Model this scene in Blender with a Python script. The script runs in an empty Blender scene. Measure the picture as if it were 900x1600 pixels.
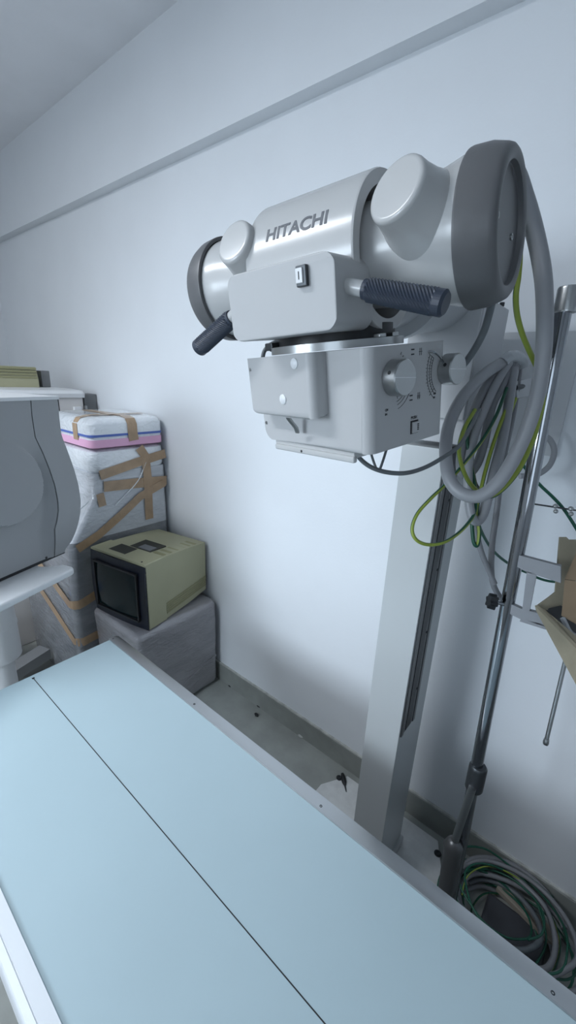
import bpy, bmesh, math, random
from mathutils import Vector, Matrix, Euler, noise
PI = math.pi
random.seed(7)
SC = bpy.context.scene
COL = SC.collection

# ------------------------------------------------------------------ camera
F_PX = 644.12
CAM = Vector((0.0, 0.0, 1.778))
RIGHT = Vector((0.767404, 0.639646, 0.044083))
DOWN = Vector((0.229659, -0.210034, -0.950338))
FWD = Vector((-0.598621, 0.739418, -0.308081))

def at(u, v, d):
    """point seen at photo position (u, v), d metres in front of the lens"""
    x, y = (u - 450) / F_PX * d, (v - 800) / F_PX * d
    return CAM + RIGHT * x + DOWN * y + FWD * d
cd = bpy.data.cameras.new('camera')
cam = bpy.data.objects.new('camera', cd)
COL.objects.link(cam)
cam.matrix_world = Matrix(((RIGHT.x, -DOWN.x, -FWD.x, CAM.x), (RIGHT.y, -DOWN.y, -FWD.y, CAM.y),
                           (RIGHT.z, -DOWN.z, -FWD.z, CAM.z), (0, 0, 0, 1)))
cd.sensor_fit = 'HORIZONTAL'
cd.sensor_width = 36.0
cd.lens = F_PX / 900 * 36.0
cd.clip_start = 0.02
SC.camera = cam
SC.view_settings.view_transform = 'Standard'
SC.view_settings.look = 'None'
SC.view_settings.gamma = 1
SC.view_settings.use_curve_mapping = False
SC.view_settings.exposure = -0.05

# ------------------------------------------------------------------ materials
def lin(c):
    return c / 12.92 if c <= 0.04045 else ((c + 0.055) / 1.055) ** 2.4
def rgb(r, g, b):
    return (lin(r / 255), lin(g / 255), lin(b / 255), 1)
def mat(name, col, rough=0.5, metal=0.0, var=0.0, var_scale=6.0, bump=0.0, bump_scale=60.0, coat=0.0, spec=0.5,
        stretch=(1, 1, 1), aniso=0.0, col2=None, distort=0.0):
    m = bpy.data.materials.new(name)
    m.use_nodes = True
    nt = m.node_tree
    b = nt.nodes['Principled BSDF']
    b.inputs['Base Color'].default_value = col
    b.inputs['Roughness'].default_value = rough
    b.inputs['Metallic'].default_value = metal
    b.inputs['Specular IOR Level'].default_value = spec
    b.inputs['Coat Weight'].default_value = coat
    b.inputs['Coat Roughness'].default_value = 0.08
    if aniso: b.inputs['Anisotropic'].default_value = aniso
    tc = nt.nodes.new('ShaderNodeTexCoord')
    mp = nt.nodes.new('ShaderNodeMapping')
    mp.inputs['Scale'].default_value = stretch
    nt.links.new(tc.outputs['Object'], mp.inputs['Vector'])
    if var or col2:
        n = nt.nodes.new('ShaderNodeTexNoise')
        n.inputs['Scale'].default_value = var_scale
        n.inputs['Detail'].default_value = 6
        n.inputs['Distortion'].default_value = distort
        nt.links.new(mp.outputs[0], n.inputs['Vector'])
        r = nt.nodes.new('ShaderNodeValToRGB')
        c2 = col2 or tuple(c * (1 - var) for c in col[:3]) + (1,)
        r.color_ramp.elements[0].position = 0.35
        r.color_ramp.elements[1].position = 0.65
        r.color_ramp.elements[0].color = c2
        r.color_ramp.elements[1].color = col
        nt.links.new(n.outputs['Fac'], r.inputs['Fac'])
        nt.links.new(r.outputs['Color'], b.inputs['Base Color'])
    if bump:
        n2 = nt.nodes.new('ShaderNodeTexNoise')
        n2.inputs['Scale'].default_value = bump_scale
        n2.inputs['Detail'].default_value = 4
        n2.inputs['Distortion'].default_value = distort
        nt.links.new(mp.outputs[0], n2.inputs['Vector'])
        bp = nt.nodes.new('ShaderNodeBump')
        bp.inputs['Strength'].default_value = bump
        bp.inputs['Distance'].default_value = 0.01
        nt.links.new(n2.outputs['Fac'], bp.inputs['Height'])
        nt.links.new(bp.outputs['Normal'], b.inputs['Normal'])
    return m

M = {}
M['wall'] = mat('wall_paint', rgb(226, 230, 234), 0.6, var=0.035, var_scale=2.2, bump=0.05, bump_scale=90, spec=0.3)
M['ceiling'] = mat('ceiling_paint', rgb(236, 238, 242), 0.85, var=0.03, bump=0.05, bump_scale=80, spec=0.2)
M['skirting'] = mat('skirting_stone', rgb(146, 150, 146), 0.5, var=0.2, var_scale=9, bump=0.05)
M['plaster'] = mat('skirting_plaster_edge', rgb(196, 198, 194), 0.8, var=0.3, var_scale=30, bump=0.3, bump_scale=120)
M['floor'] = mat('cement_floor', rgb(158, 162, 158), 0.55, var=0.2, var_scale=7, bump=0.08, bump_scale=40)
M['paint'] = mat('white_machine_paint', rgb(186, 187, 187), 0.24, bump=0.01, bump_scale=500, spec=0.6)
M['paint_mat'] = mat('white_powder_coat', rgb(180, 181, 182), 0.45, bump=0.03, bump_scale=600, spec=0.45)
M['column'] = mat('column_paint', rgb(180, 184, 185), 0.3, bump=0.01, bump_scale=200)
M['carriage'] = mat('carriage_paint', rgb(182, 184, 187), 0.42)
M['plate'] = mat('plate_paint', rgb(214, 216, 216), 0.45, var=0.12, var_scale=25)
M['cap'] = mat('grey_cap_plastic', rgb(94, 95, 97), 0.42, bump=0.02, bump_scale=300)
M['grip'] = mat('navy_rubber', rgb(46, 54, 68), 0.45)
M['steel'] = mat('brushed_steel', rgb(176, 178, 178), 0.28, metal=1.0, bump=0.02, bump_scale=200)
M['chrome'] = mat('chrome', rgb(150, 153, 157), 0.09, metal=1.0)
M['alu'] = mat('aluminium_rail', rgb(186, 188, 190), 0.32, metal=0.9, bump=0.01, bump_scale=150)
M['dark'] = mat('black_plastic', rgb(28, 30, 33), 0.45)
M['darkmetal'] = mat('dark_metal', rgb(70, 73, 76), 0.4, metal=0.7)
M['rail'] = mat('guide_rail_metal', rgb(104, 105, 106), 0.35, metal=0.6, var=0.15, var_scale=14, stretch=(1, 1, 0.1))
M['ink'] = mat('black_ink', rgb(34, 36, 40), 0.6)
M['logo'] = mat('grey_logo_ink', rgb(92, 96, 102), 0.5)
M['table'] = mat('table_laminate', rgb(176, 196, 203), 0.3, var=0.03, var_scale=3)
M['tableside'] = mat('table_side_paint', rgb(150, 152, 154), 0.5)
M['hose'] = mat('grey_hose', rgb(144, 146, 150), 0.4)
M['hose2'] = mat('grey_cable', rgb(120, 122, 126), 0.45)
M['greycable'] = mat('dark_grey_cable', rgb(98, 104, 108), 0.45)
M['tie'] = mat('clear_tape', rgb(176, 180, 184), 0.25, bump=0.4, bump_scale=60)
M['olive'] = mat('olive_beige_plastic', rgb(172, 170, 140), 0.5, var=0.05, var_scale=5)
M['olive_dk'] = mat('olive_beige_vent', rgb(146, 144, 110), 0.55)
M['bezel'] = mat('monitor_bezel_navy', rgb(17, 24, 38), 0.42)
M['screen'] = mat('monitor_glass', rgb(10, 28, 32), 0.2, spec=0.3)
M['hole'] = mat('deep_recess', rgb(60, 60, 54), 0.7)
M['tape'] = mat('brown_packing_tape', rgb(176, 148, 118), 0.28, var=0.15, var_scale=20, bump=0.25, bump_scale=50, coat=0.3)
M['cardboard'] = mat('cardboard', rgb(126, 108, 86), 0.8, var=0.12, var_scale=12, bump=0.05)
M['cardboard_lt'] = mat('pale_cardboard_inside', rgb(152, 144, 124), 0.8, var=0.12, var_scale=12, bump=0.1)
M['machine'] = mat('grey_analyser_panel', rgb(158, 160, 162), 0.45, bump=0.015, bump_scale=400)
M['machine_lt'] = mat('pale_analyser_panel', rgb(166, 171, 175), 0.42, bump=0.015, bump_scale=400)
M['offwhite'] = mat('offwhite_plastic', rgb(224, 226, 228), 0.4)
M['beige'] = mat('warm_white_panel', rgb(206, 204, 202), 0.5)
M['blue'] = mat('blue_plastic', rgb(52, 92, 150), 0.4)
M['pink'] = mat('pink_foam', rgb(232, 180, 212), 0.6)
M['bluestripe'] = mat('blue_printed_stripe', rgb(88, 112, 186), 0.5)
M['greyblock'] = mat('grey_painted_metal', rgb(120, 122, 124), 0.6)
M['rail_glare'] = mat('rail_with_painted_reflection', rgb(232, 236, 240), 0.3, metal=0.2)  # bright reflection on the left rail put into its base colour
M['bracket'] = mat('bracket_grey_paint', rgb(142, 144, 148), 0.45)
M['panel'] = mat('wall_panel_paint', rgb(196, 199, 202), 0.5)
M['rubber'] = mat('dark_bag_fabric', rgb(60, 62, 68), 0.7, var=0.3)
M['wood'] = mat('pale_wood_strip', rgb(158, 150, 138), 0.7, var=0.2, var_scale=10, stretch=(0.2, 2, 2))

def wire_mat(name, ca, cb):
    """earth wire: a green sheath with a yellow stripe along it (uv.y runs round the wire)"""
    m = bpy.data.materials.new(name); m.use_nodes = True
    nt = m.node_tree; b = nt.nodes['Principled BSDF']
    b.inputs['Roughness'].default_value = 0.4
    uv = nt.nodes.new('ShaderNodeUVMap')
    sp = nt.nodes.new('ShaderNodeSeparateXYZ'); nt.links.new(uv.outputs[0], sp.inputs[0])
    r = nt.nodes.new('ShaderNodeValToRGB'); r.color_ramp.interpolation = 'CONSTANT'
    r.color_ramp.elements[0].color = ca; r.color_ramp.elements[1].color = cb; r.color_ramp.elements[1].position = 0.52
    nt.links.new(sp.outputs[1], r.inputs[0]); nt.links.new(r.outputs[0], b.inputs['Base Color'])
    return m
M['earth2'] = wire_mat('yellow_green_wire', rgb(142, 158, 62), rgb(16, 74, 54))
M['earth'] = wire_mat('green_yellow_wire', rgb(16, 74, 54), rgb(142, 158, 62))
M['green'] = mat('green_wire', rgb(18, 80, 62), 0.42)

def wrap_mat(name, col, col2, streak):
    """stretch film over a carton: glossy, crumpled"""
    m = mat(name, col, 0.2, col2=col2, var_scale=3.0, bump=0.7, bump_scale=16, stretch=streak, distort=0.8, coat=0.9)
    return m
M['wrap_grey'] = wrap_mat('grey_stretch_film', rgb(158, 156, 160), rgb(144, 143, 147), (1.2, 1.2, 3.5))
M['wrap_white'] = wrap_mat('white_stretch_film', rgb(206, 210, 216), rgb(188, 192, 198), (1.3, 1.0, 3.0))
M['wrap_shaded'] = wrap_mat('stretch_film_painted_shade', rgb(146, 149, 154), rgb(122, 125, 130), (1.3, 1.0, 3.0))  # darker film tone: shade below the instrument tray painted into the colour
M['foam'] = wrap_mat('white_foam_in_film', rgb(236, 240, 244), rgb(222, 228, 234), (1.5, 1.5, 2.5))

# ------------------------------------------------------------------ object helpers
def obj(name, bm, m, parent=None, smooth=40):
    me = bpy.data.meshes.new(name)
    bmesh.ops.recalc_face_normals(bm, faces=bm.faces)
    bm.to_mesh(me); bm.free()
    me.materials.append(m)
    if smooth:
        me.polygons.foreach_set('use_smooth', [True] * len(me.polygons))
        me.set_sharp_from_angle(angle=math.radians(smooth))
    o = bpy.data.objects.new(name, me)
    COL.objects.link(o)
    if parent is not None: o.parent = parent
    if smooth and smooth < 60:
        wn = o.modifiers.new('weighted_normals', 'WEIGHTED_NORMAL'); wn.keep_sharp = True; wn.weight = 100
    return o
def tag(o, label, cat, group=None):
    o['label'] = label; o['category'] = cat
    if group: o['group'] = group
    return o
def thing(name, label, cat, loc=(0, 0, 0), rotz=0, group=None):
    o = bpy.data.objects.new(name, None)
    o.empty_display_size = 0.05
    COL.objects.link(o)
    o.location = loc; o.rotation_euler = (0, 0, rotz)
    return tag(o, label, cat, group)
def struct(name, bm, m, parent=None):
    o = obj(name, bm, m, parent)
    o['kind'] = 'structure'
    return o
def NB(): return bmesh.new()

# ------------------------------------------------------------------ shape helpers (all add to a bmesh)
def merge(bm, tmp, mtx=None):
    if mtx is not None: bmesh.ops.transform(tmp, matrix=mtx, verts=tmp.verts)
    me = bpy.data.meshes.new('tmp'); tmp.to_mesh(me); tmp.free()
    bm.from_mesh(me); bpy.data.meshes.remove(me)
    return bm
def box(bm, lo, hi, bev=0.0, seg=2, mtx=None, axes='xyz'):
    t = bmesh.new()
    bmesh.ops.create_cube(t, size=1)
    c = [(a + b) / 2 for a, b in zip(lo, hi)]; s = [abs(b - a) for a, b in zip(lo, hi)]
    for v in t.verts: v.co = Vector((c[i] + v.co[i] * s[i] for i in range(3)))
    if bev > 0:
        es = []
        for e in t.edges:
            d = e.verts[0].co - e.verts[1].co
            ax = 'xyz'[max(range(3), key=lambda i: abs(d[i]))]
            if ax in axes: es.append(e)
        bmesh.ops.bevel(t, geom=es, offset=bev, segments=seg, profile=0.5, affect='EDGES')
    return merge(bm, t, mtx)
def bevel_box(bm, lo, hi, specs, mtx=None):
    """box whose edges get their own radii: specs = [(axis, radius, segments, test(mid))]"""
    t = bmesh.new(); bmesh.ops.create_cube(t, size=1)
    c = [(a + b) / 2 for a, b in zip(lo, hi)]; s = [abs(b - a) for a, b in zip(lo, hi)]
    for v in t.verts: v.co = Vector((c[i] + v.co[i] * s[i] for i in range(3)))
    for ax, rad, seg, test in specs:
        es = []
        for e in t.edges:
            d = e.verts[0].co - e.verts[1].co
            if d.length < rad * 1.1: continue
            k = 'xyz'[max(range(3), key=lambda i: abs(d[i]))]
            if k in ax and abs(d['xyz'.index(k)]) > 0.98 * d.length and test((e.verts[0].co + e.verts[1].co) / 2): es.append(e)
        if es: bmesh.ops.bevel(t, geom=es, offset=rad, segments=seg, profile=0.5, affect='EDGES')
    return merge(bm, t, mtx)
def frame_of(d):
    d = d.normalized()
    a = Vector((0, 0, 1)) if abs(d.z) < 0.9 else Vector((1, 0, 0))
    x = a.cross(d).normalized(); y = d.cross(x)
    return x, y
def lathe(bm, p, d, prof, seg=40, a0=0.0, a1=2 * PI, xref=None):
    """revolve prof = [(distance along d, radius)] about the axis through p"""
    p = Vector(p); d = Vector(d).normalized(); x, y = frame_of(d)
    if xref is not None:
        x = (Vector(xref) - d * Vector(xref).dot(d)).normalized(); y = d.cross(x)
    full = abs(a1 - a0 - 2 * PI) < 1e-6
    n = seg if full else seg + 1
    rings = []
    for t, r in prof:
        if r < 1e-7:
            rings.append([bm.verts.new(p + d * t)]); continue
        rings.append([bm.verts.new(p + d * t + (x * math.cos(a0 + (a1 - a0) * k / seg) + y * math.sin(a0 + (a1 - a0) * k / seg)) * r) for k in range(n)])
    for A, B in zip(rings, rings[1:]):
        for k in range(seg):
            k2 = (k + 1) % n
            if len(A) == 1 and len(B) == 1: continue
            if len(A) == 1: bm.faces.new((A[0], B[k], B[k2]))
            elif len(B) == 1: bm.faces.new((A[k], B[0], A[k2]))
            else: bm.faces.new((A[k], B[k], B[k2], A[k2]))
    return bm
def rod(bm, p, q, r, r2=None, seg=20, rnd=0.0):
    p, q = Vector(p), Vector(q); L = (q - p).length; r2 = r if r2 is None else r2
    prof = [(0, 0), (0, r - rnd), (rnd, r), (L - rnd, r2), (L, r2 - rnd), (L, 0)] if rnd else [(0, 0), (0, r), (L, r2), (L, 0)]
    return lathe(bm, p, q - p, prof, seg)
def spline(pts, n=8):
    pts = [Vector(p) for p in pts]
    P = [pts[0] * 2 - pts[1]] + pts + [pts[-1] * 2 - pts[-2]]
    out = []
    for i in range(1, len(P) - 2):
        a, b, c, d = P[i - 1], P[i], P[i + 1], P[i + 2]
        for k in range(n):
            t = k / n
            out.append(0.5 * ((2 * b) + (c - a) * t + (2 * a - 5 * b + 4 * c - d) * t * t + (3 * b - a - 3 * c + d) * t ** 3))
    out.append(pts[-1])
    return out
def tube(bm, pts, r, n=8, seg=10, smooth=True, twist=0.0):
    path = spline(pts, n) if smooth else [Vector(p) for p in pts]
    uvl = bm.loops.layers.uv.verify()
    up = None; rings = []
    for i, p in enumerate(path):
        d = (path[min(i + 1, len(path) - 1)] - path[max(i - 1, 0)])
        if d.length < 1e-9: d = Vector((0, 0, 1))
        d.normalize()
        if up is None: up, _ = frame_of(d)
        up = (up - d * up.dot(d)).normalized(); s = d.cross(up)
        rings.append([bm.verts.new(p + (up * math.cos(2 * PI * k / seg + twist * i) + s * math.sin(2 * PI * k / seg + twist * i)) * r) for k in range(seg)])
    for i, (A, B) in enumerate(zip(rings, rings[1:])):
        for k in range(seg):
            f = bm.faces.new((A[k], A[(k + 1) % seg], B[(k + 1) % seg], B[k]))
            for l, uv in zip(f.loops, ((i, k / seg), (i, (k + 1) / seg), (i + 1, (k + 1) / seg), (i + 1, k / seg))): l[uvl].uv = uv
    bm.faces.new(rings[0]); bm.faces.new(list(reversed(rings[-1])))
    return bm
def prism(bm, outline, axis, a, b, mtx=None):
    """extrude a closed 2-D outline along an axis (x: outline is (y,z); y: (x,z); z: (x,y))"""
    def P(u, v, w):
        return Vector({'x': (w, u, v), 'y': (u, w, v), 'z': (u, v, w)}[axis])
    t = bmesh.new()
    A = [t.verts.new(P(u, v, a)) for u, v in outline]; B = [t.verts.new(P(u, v, b)) for u, v in outline]
    n = len(outline)
    t.faces.new(A); t.faces.new(list(reversed(B)))
    for k in range(n): t.faces.new((A[k], B[k], B[(k + 1) % n], A[(k + 1) % n]))
    return merge(bm, t, mtx)
def strip(bm, a, b, w, nrm, th=0.0004):
    """thin flat line from a to b lying on a face with normal nrm"""
    a, b, nrm = Vector(a), Vector(b), Vector(nrm).normalized()
    s = nrm.cross((b - a).normalized()) * (w / 2)
    q = [a - s, b - s, b + s, a + s]
    lo = [bm.verts.new(p) for p in q]; hi = [bm.verts.new(p + nrm * th) for p in q]
    bm.faces.new(hi); bm.faces.new(list(reversed(lo)))
    for k in range(4): bm.faces.new((lo[k], lo[(k + 1) % 4], hi[(k + 1) % 4], hi[k]))
def polystrip(bm, pts, w, nrm, th=0.0004):
    for a, b in zip(pts, pts[1:]): strip(bm, a, b, w, nrm, th)
def text_bm(body, size, bold=0.0, th=0.0003):
    cu = bpy.data.curves.new('text', 'FONT'); cu.body = body; cu.size = size; cu.extrude = th; cu.offset = bold
    o = bpy.data.objects.new('text', cu); COL.objects.link(o)
    bpy.context.view_layer.update()
    me = bpy.data.meshes.new_from_object(o.evaluated_get(bpy.context.evaluated_depsgraph_get()))
    bpy.data.objects.remove(o); bpy.data.curves.remove(cu)
    bm = bmesh.new(); bm.from_mesh(me); bpy.data.meshes.remove(me)
    return bm
def basis(o, x, y):
    x, y = Vector(x).normalized(), Vector(y).normalized(); z = x.cross(y)
    return Matrix(((x.x, y.x, z.x, o[0]), (x.y, y.y, z.y, o[1]), (x.z, y.z, z.z, o[2]), (0, 0, 0, 1)))
# ================================================================== THE ROOM
WX0, WX1, WY0, WY1, CZ = -4.38, 2.2, -1.75, 1.40, 3.17
b = NB(); box(b, (WX0, WY0, -0.1), (WX1, WY1, 0)); struct('floor', b, M['floor'])
b = NB(); box(b, (WX0, WY0, CZ), (WX1, WY1, CZ + 0.1)); struct('ceiling', b, M['ceiling'])
b = NB(); box(b, (WX0 - 0.1, WY1, 0), (WX1 + 0.1, WY1 + 0.1, CZ + 0.1)); struct('wall_back', b, M['wall'])
b = NB(); box(b, (WX0 - 0.1, WY0, 0), (WX0, WY1, CZ + 0.1)); struct('wall_left', b, M['wall'])
b = NB(); box(b, (WX1, WY0, 0), (WX1 + 0.1, WY1, CZ + 0.1)); struct('wall_right', b, M['wall'])
WIN = (-2.0, -0.95, 1.35, 2.15)
FILL_WIN = (.15, 1.75, .95, 2.2)  # unseen second window, added only to carry fill light
b = NB()
for x0, x1 in ((WX0, WIN[0]), (WIN[1], FILL_WIN[0]), (FILL_WIN[1], WX1)): box(b, (x0, WY0 - 0.15, 0), (x1, WY0, CZ))
for wn in (WIN, FILL_WIN): box(b, (wn[0], WY0 - 0.15, 0), (wn[1], WY0, wn[2])); box(b, (wn[0], WY0 - 0.15, wn[3]), (wn[1], WY0, CZ))
struct('wall_front', b, M['wall'])
gm = bpy.data.materials.new('window_glass'); gm.use_nodes = True
gb = gm.node_tree.nodes['Principled BSDF']; gb.inputs['Transmission Weight'].default_value = 1; gb.inputs['Roughness'].default_value = 0.0; gb.inputs['IOR'].default_value = 1.05
for nm, wn in (('window_1', WIN), ('added_fill_window', FILL_WIN)):
    w = bpy.data.objects.new(nm, None); COL.objects.link(w); w['kind'] = 'structure'
    b = NB(); mx = (wn[0] + wn[1]) / 2
    for x0, x1, z0, z1 in ((wn[0], wn[0] + .05, wn[2], wn[3]), (wn[1] - .05, wn[1], wn[2], wn[3]), (mx - .03, mx + .03, wn[2], wn[3]), (wn[0], wn[1], wn[2], wn[2] + .05), (wn[0], wn[1], wn[3] - .05, wn[3])):
        box(b, (x0, WY0 - .12, z0), (x1, WY0 - .07, z1))
    struct('window_frame', b, M['offwhite'], w)
    b = NB(); box(b, (wn[0], WY0 - .1, wn[2]), (wn[1], WY0 - .096, wn[3])); struct('window_pane', b, gm, w)
# ceiling beam along the long wall
b = NB(); box(b, (WX0, 1.344, 2.695), (WX1, WY1, CZ)); struct('trim_1', b, M['wall'])
# stone skirting with a rough plaster edge
b = NB(); box(b, (WX0, WY1 - 0.012, 0), (WX1, WY1, 0.117)); sk = struct('baseboard_back', b, M['skirting'])
b = NB(); box(b, (WX0, WY1 - 0.010, 0.117), (WX1, WY1, 0.124)); struct('baseboard_edge', b, M['plaster'], sk)
b = NB(); box(b, (WX0, WY0, 0), (WX0 + 0.012, WY1 - 0.012, 0.117)); struct('baseboard_left', b, M['skirting'])
# ceiling lamp of the room (behind the camera)
lm = bpy.data.materials.new('lamp_diffuser'); lm.use_nodes = True
lb = lm.node_tree.nodes['Principled BSDF']; lb.inputs['Emission Color'].default_value = (0.85, 0.93, 1, 1); lb.inputs['Emission Strength'].default_value = 16.0
cl = thing('ceiling_lamp', 'white batten ceiling lamp with glowing diffuser behind the camera', 'lamp', (-1.9, -.78, CZ))
b = NB(); box(b, (-.65, -.09, -.04), (.65, .09, 0)); obj('lamp_body', b, M['offwhite'], cl)
b = NB(); box(b, (-.63, -.07, -.075), (.63, .07, -.04), 0.015, 3); obj('diffuser', b, lm, cl)

# lights
W = bpy.data.worlds.new('sky'); SC.world = W; W.use_nodes = True
W.node_tree.nodes['Background'].inputs[0].default_value = (0.62, 0.8, 1, 1)
W.node_tree.nodes['Background'].inputs[1].default_value = 2.0
def area(name, loc, rot, sx, sy, power, col):
    l = bpy.data.lights.new(name, 'AREA'); l.shape = 'RECTANGLE'; l.size = sx; l.size_y = sy; l.energy = power; l.color = col
    o = bpy.data.objects.new(name, l); COL.objects.link(o); o.location = loc; o.rotation_euler = rot
    return o
wl = area('window_daylight', ((WIN[0] + WIN[1]) / 2, WY0 + 0.02, (WIN[2] + WIN[3]) / 2), (PI / 2 - math.radians(17), 0, math.radians(-9)), WIN[1] - WIN[0] - .1, WIN[3] - WIN[2] - .1, 13, (0.76, 0.88, 1.0))
wl.data.spread = math.radians(85)
area('added_fill_light_right', ((FILL_WIN[0] + FILL_WIN[1]) / 2, WY0 + 0.02, (FILL_WIN[2] + FILL_WIN[3]) / 2), (PI / 2, 0, 0), FILL_WIN[1] - FILL_WIN[0] - .1, FILL_WIN[3] - FILL_WIN[2] - .1, 4, (0.90, 0.95, 1.0))  # weak fill from the added window, lifts right wall and dial face
area('lamp_light', (-1.9, -.78, CZ - 0.09), (0, 0, 0), 1.25, 0.14, 40, (0.90, 0.94, 1.0))

# ================================================================== EXAMINATION TABLE
ZT = 0.748
TX0, TX1 = -1.424, 0.95
tb = thing('examination_table', 'long pale blue-green x-ray table with aluminium edge rails and thin black centre line', 'table', (0, 0, 0))
b = NB(); box(b, (TX0, .0855, ZT - .030), (TX1, .658, ZT), 0.001, 1); obj('tabletop', b, M['table'], tb)
b = NB(); strip(b, (-1.404, .372, ZT), (TX1, .372, ZT), 0.0022, (0, 0, 1), 0.0003); box(b, (-1.409, .368, ZT), (-1.401, .376, ZT + .0004))
obj('centre_line', b, M['ink'], tb)
rail = [(.6575, ZT - .03), (.6575, ZT + .0035), (.6595, ZT + .0045), (.682, ZT + .0035), (.699, ZT - .004), (.700, ZT - .035), (.6575, ZT - .035)]
b = NB(); prism(b, rail, 'x', TX0 - .004, TX1); rr = obj('edge_rail', b, M['alu'], tb)
for sx in (-1.415, -.898, -.39, .12, .6):
    b = NB(); lathe(b, (sx, .669, ZT + .003), (0, 0, 1), [(0, .004), (.0016, .0035), (.0018, .002), (.0008, .0015), (.0008, 0)], 14); obj('screw', b, M['darkmetal'], rr)
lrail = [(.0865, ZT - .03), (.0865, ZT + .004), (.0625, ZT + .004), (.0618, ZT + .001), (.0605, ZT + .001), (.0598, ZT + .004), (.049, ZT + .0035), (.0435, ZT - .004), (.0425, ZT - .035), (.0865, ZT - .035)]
b = NB(); prism(b, lrail, 'x', TX0 - .004, TX1); obj('edge_rail', b, M['rail_glare'], tb)
b = NB(); box(b, (TX0 + .05, .09, ZT - .12), (TX1 - .02, .655, ZT - .036), .004); obj('bucky_frame', b, M['tableside'], tb)
b = NB(); box(b, (TX0 + .4, .13, 0), (TX1 - .25, .61, ZT - .12), .01); obj('pedestal', b, M['tableside'], tb)

# ================================================================== X-RAY MACHINE: column stand, carriage, tube head, collimator
CXC = -.4045
xm = thing('x_ray_machine', 'tall white x-ray stand with tube head, handles and collimator beside the pale table', 'x-ray machine', (CXC, 1.14, 0))
def X(name, bm, m, parent=None, smooth=40):     # world-space mesh parented to the machine
    o = obj(name, bm, m, parent or xm, smooth)
    p = parent or xm
    o.matrix_parent_inverse = world_of(p).inverted()
    return o
def world_of(o):
    m = Matrix.LocRotScale(o.location, o.rotation_euler, o.scale)
    if o.parent is not None: return world_of(o.parent) @ o.matrix_parent_inverse @ m
    return m
# floor plate
out = [(-.73, .98), (-.73, 1.235), (-.66, 1.352), (-.23, 1.352), (-.168, 1.235), (-.168, .98)]
b = NB(); prism(b, out, 'z', 0.0, 0.012); bp = X('base_plate', b, M['plate'])
for px, py in ((-.685, 1.318), (-.212, 1.305)):
    b = NB(); lathe(b, (px, py, .012), (0, 0, 1), [(0, .014), (.0015, .014), (.0015, .010), (.006, .009), (.006, .005), (.003, .005), (.003, 0)], 6 * 3); X('bolt', b, M['darkmetal'], bp)
# column
b = NB(); box(b, (-.462, 1.037, .012), (-.347, 1.245, 1.628), .003, 2); colm = X('column', b, M['column'])
b = NB(); box(b, (-.3475, 1.046, .71), (-.3425, 1.062, 1.63), .001); box(b, (-.3475, 1.134, .71), (-.3425, 1.150, 1.63), .001)
box(b, (-.3475, 1.062, .71), (-.345, 1.134, 1.63)); X('guide_rail', b, M['rail'], colm)
b = NB(); box(b, (-.3455, 1.078, .715), (-.3435, 1.116, 1.63)); X('rail_slot', b, M['dark'], colm)
for z in (.85, 1.06, 1.27, 1.48):
    b = NB(); lathe(b, (-.345, 1.125, z), (1, 0, 0), [(0, .004), (.002, .004), (.002, 0)], 12); X('rail_screw', b, M['dark'], colm)
b = NB(); box(b, (-.475, 1.03, .012), (-.335, 1.25, .05), .004); X('column_foot', b, M['column'], colm)
# carriage
b = NB(); bevel_box(b, (-.49, 1.06, 1.640), (-.32, 1.27, 1.972), [('z', .004, 2, lambda m: True), ('xy', .004, 2, lambda m: True)])
car = X('carriage', b, M['carriage'])
b = NB(); box(b, (-.4905, 1.052, 1.70), (-.3225, 1.061, 1.955), .003); X('carriage_cover', b, M['carriage'], car)
b = NB(); lathe(b, (-.322, 1.20, 1.975), (0, 0, 1), [(-.004, .006), (.004, .006), (.005, .004), (.005, 0)], 12); X('screw', b, M['darkmetal'], car)

# frame of the swivelled tube head (it hangs slightly rolled and pitched), x runs along the tube, y to the wall
HM = Matrix(((.9972, -.0344, -.0667, -.4186), (.0259, .9919, -.1243, .6), (.0705, .1222, .9900, 1.9455), (0, 0, 0, 1)))
CM = HM @ Matrix.Rotation(-.2323, 4, 'Z')
def Hd(name, bm, m, parent=None, smooth=40, frame=None):
    bmesh.ops.transform(bm, matrix=frame or HM, verts=bm.verts)
    return X(name, bm, m, parent, smooth)
# swivel arm
b = NB(); lathe(b, (0, .06, 0), (0, 1, 0), [(0, 0), (0, .085), (.04, .085), (.045, .100), (.085, .100), (.09, .092), (.15, .092), (.155, .112), (.19, .112), (.2, .104), (.45, .10), (.45, 0)], 56)
arm = Hd('swivel_arm', b, M['carriage'])
# tube housing with its two cable horns
b = NB(); lathe(b, (0, 0, 0), (1, 0, 0), [(-.225, 0), (-.225, .078), (-.213, .080), (-.19, .078), (-.12, .068), (.075, .068), (.115, .069), (.15, .0715), (.18, .0765), (.20, .0815), (.212, .0825), (.212, 0)], 64)
hs = Hd('tube_housing', b, M['paint'])
def horn(hx, n, L, R):
    n = Vector(n).normalized(); t = bmesh.new()
    prof = [(.05, 0), (.05, R + .018), (L - .055, R + .016), (L - .035, R + .0085), (L - .018, R + .0045), (L - .006, R + .003), (L - .0025, R + .0018), (L - .0007, R - .0005), (L, R - .0035), (L, 0)]
    lathe(t, (hx, 0, 0), n, prof, 48)
    return t
hr = Hd('cable_horn', horn(.173, (-.22, -.89, .395), .113, .034), M['paint'], hs)
hl = Hd('cable_horn', horn(-.112, (.0, -.90, .42), .110, .030), M['paint'], hs)
capp = [(0, .081), (0, .0865), (.003, .0870), (.022, .0855), (.036, .081), (.041, .0785), (.0435, .075), (.0445, .071), (.0435, .066), (.042, .0635), (.036, .0625), (.035, .060), (.035, 0)]
b = NB(); lathe(b, (.2085, 0, 0), (1, 0, 0), capp, 64); ec = Hd('end_cap', b, M['cap'], hs)
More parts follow.
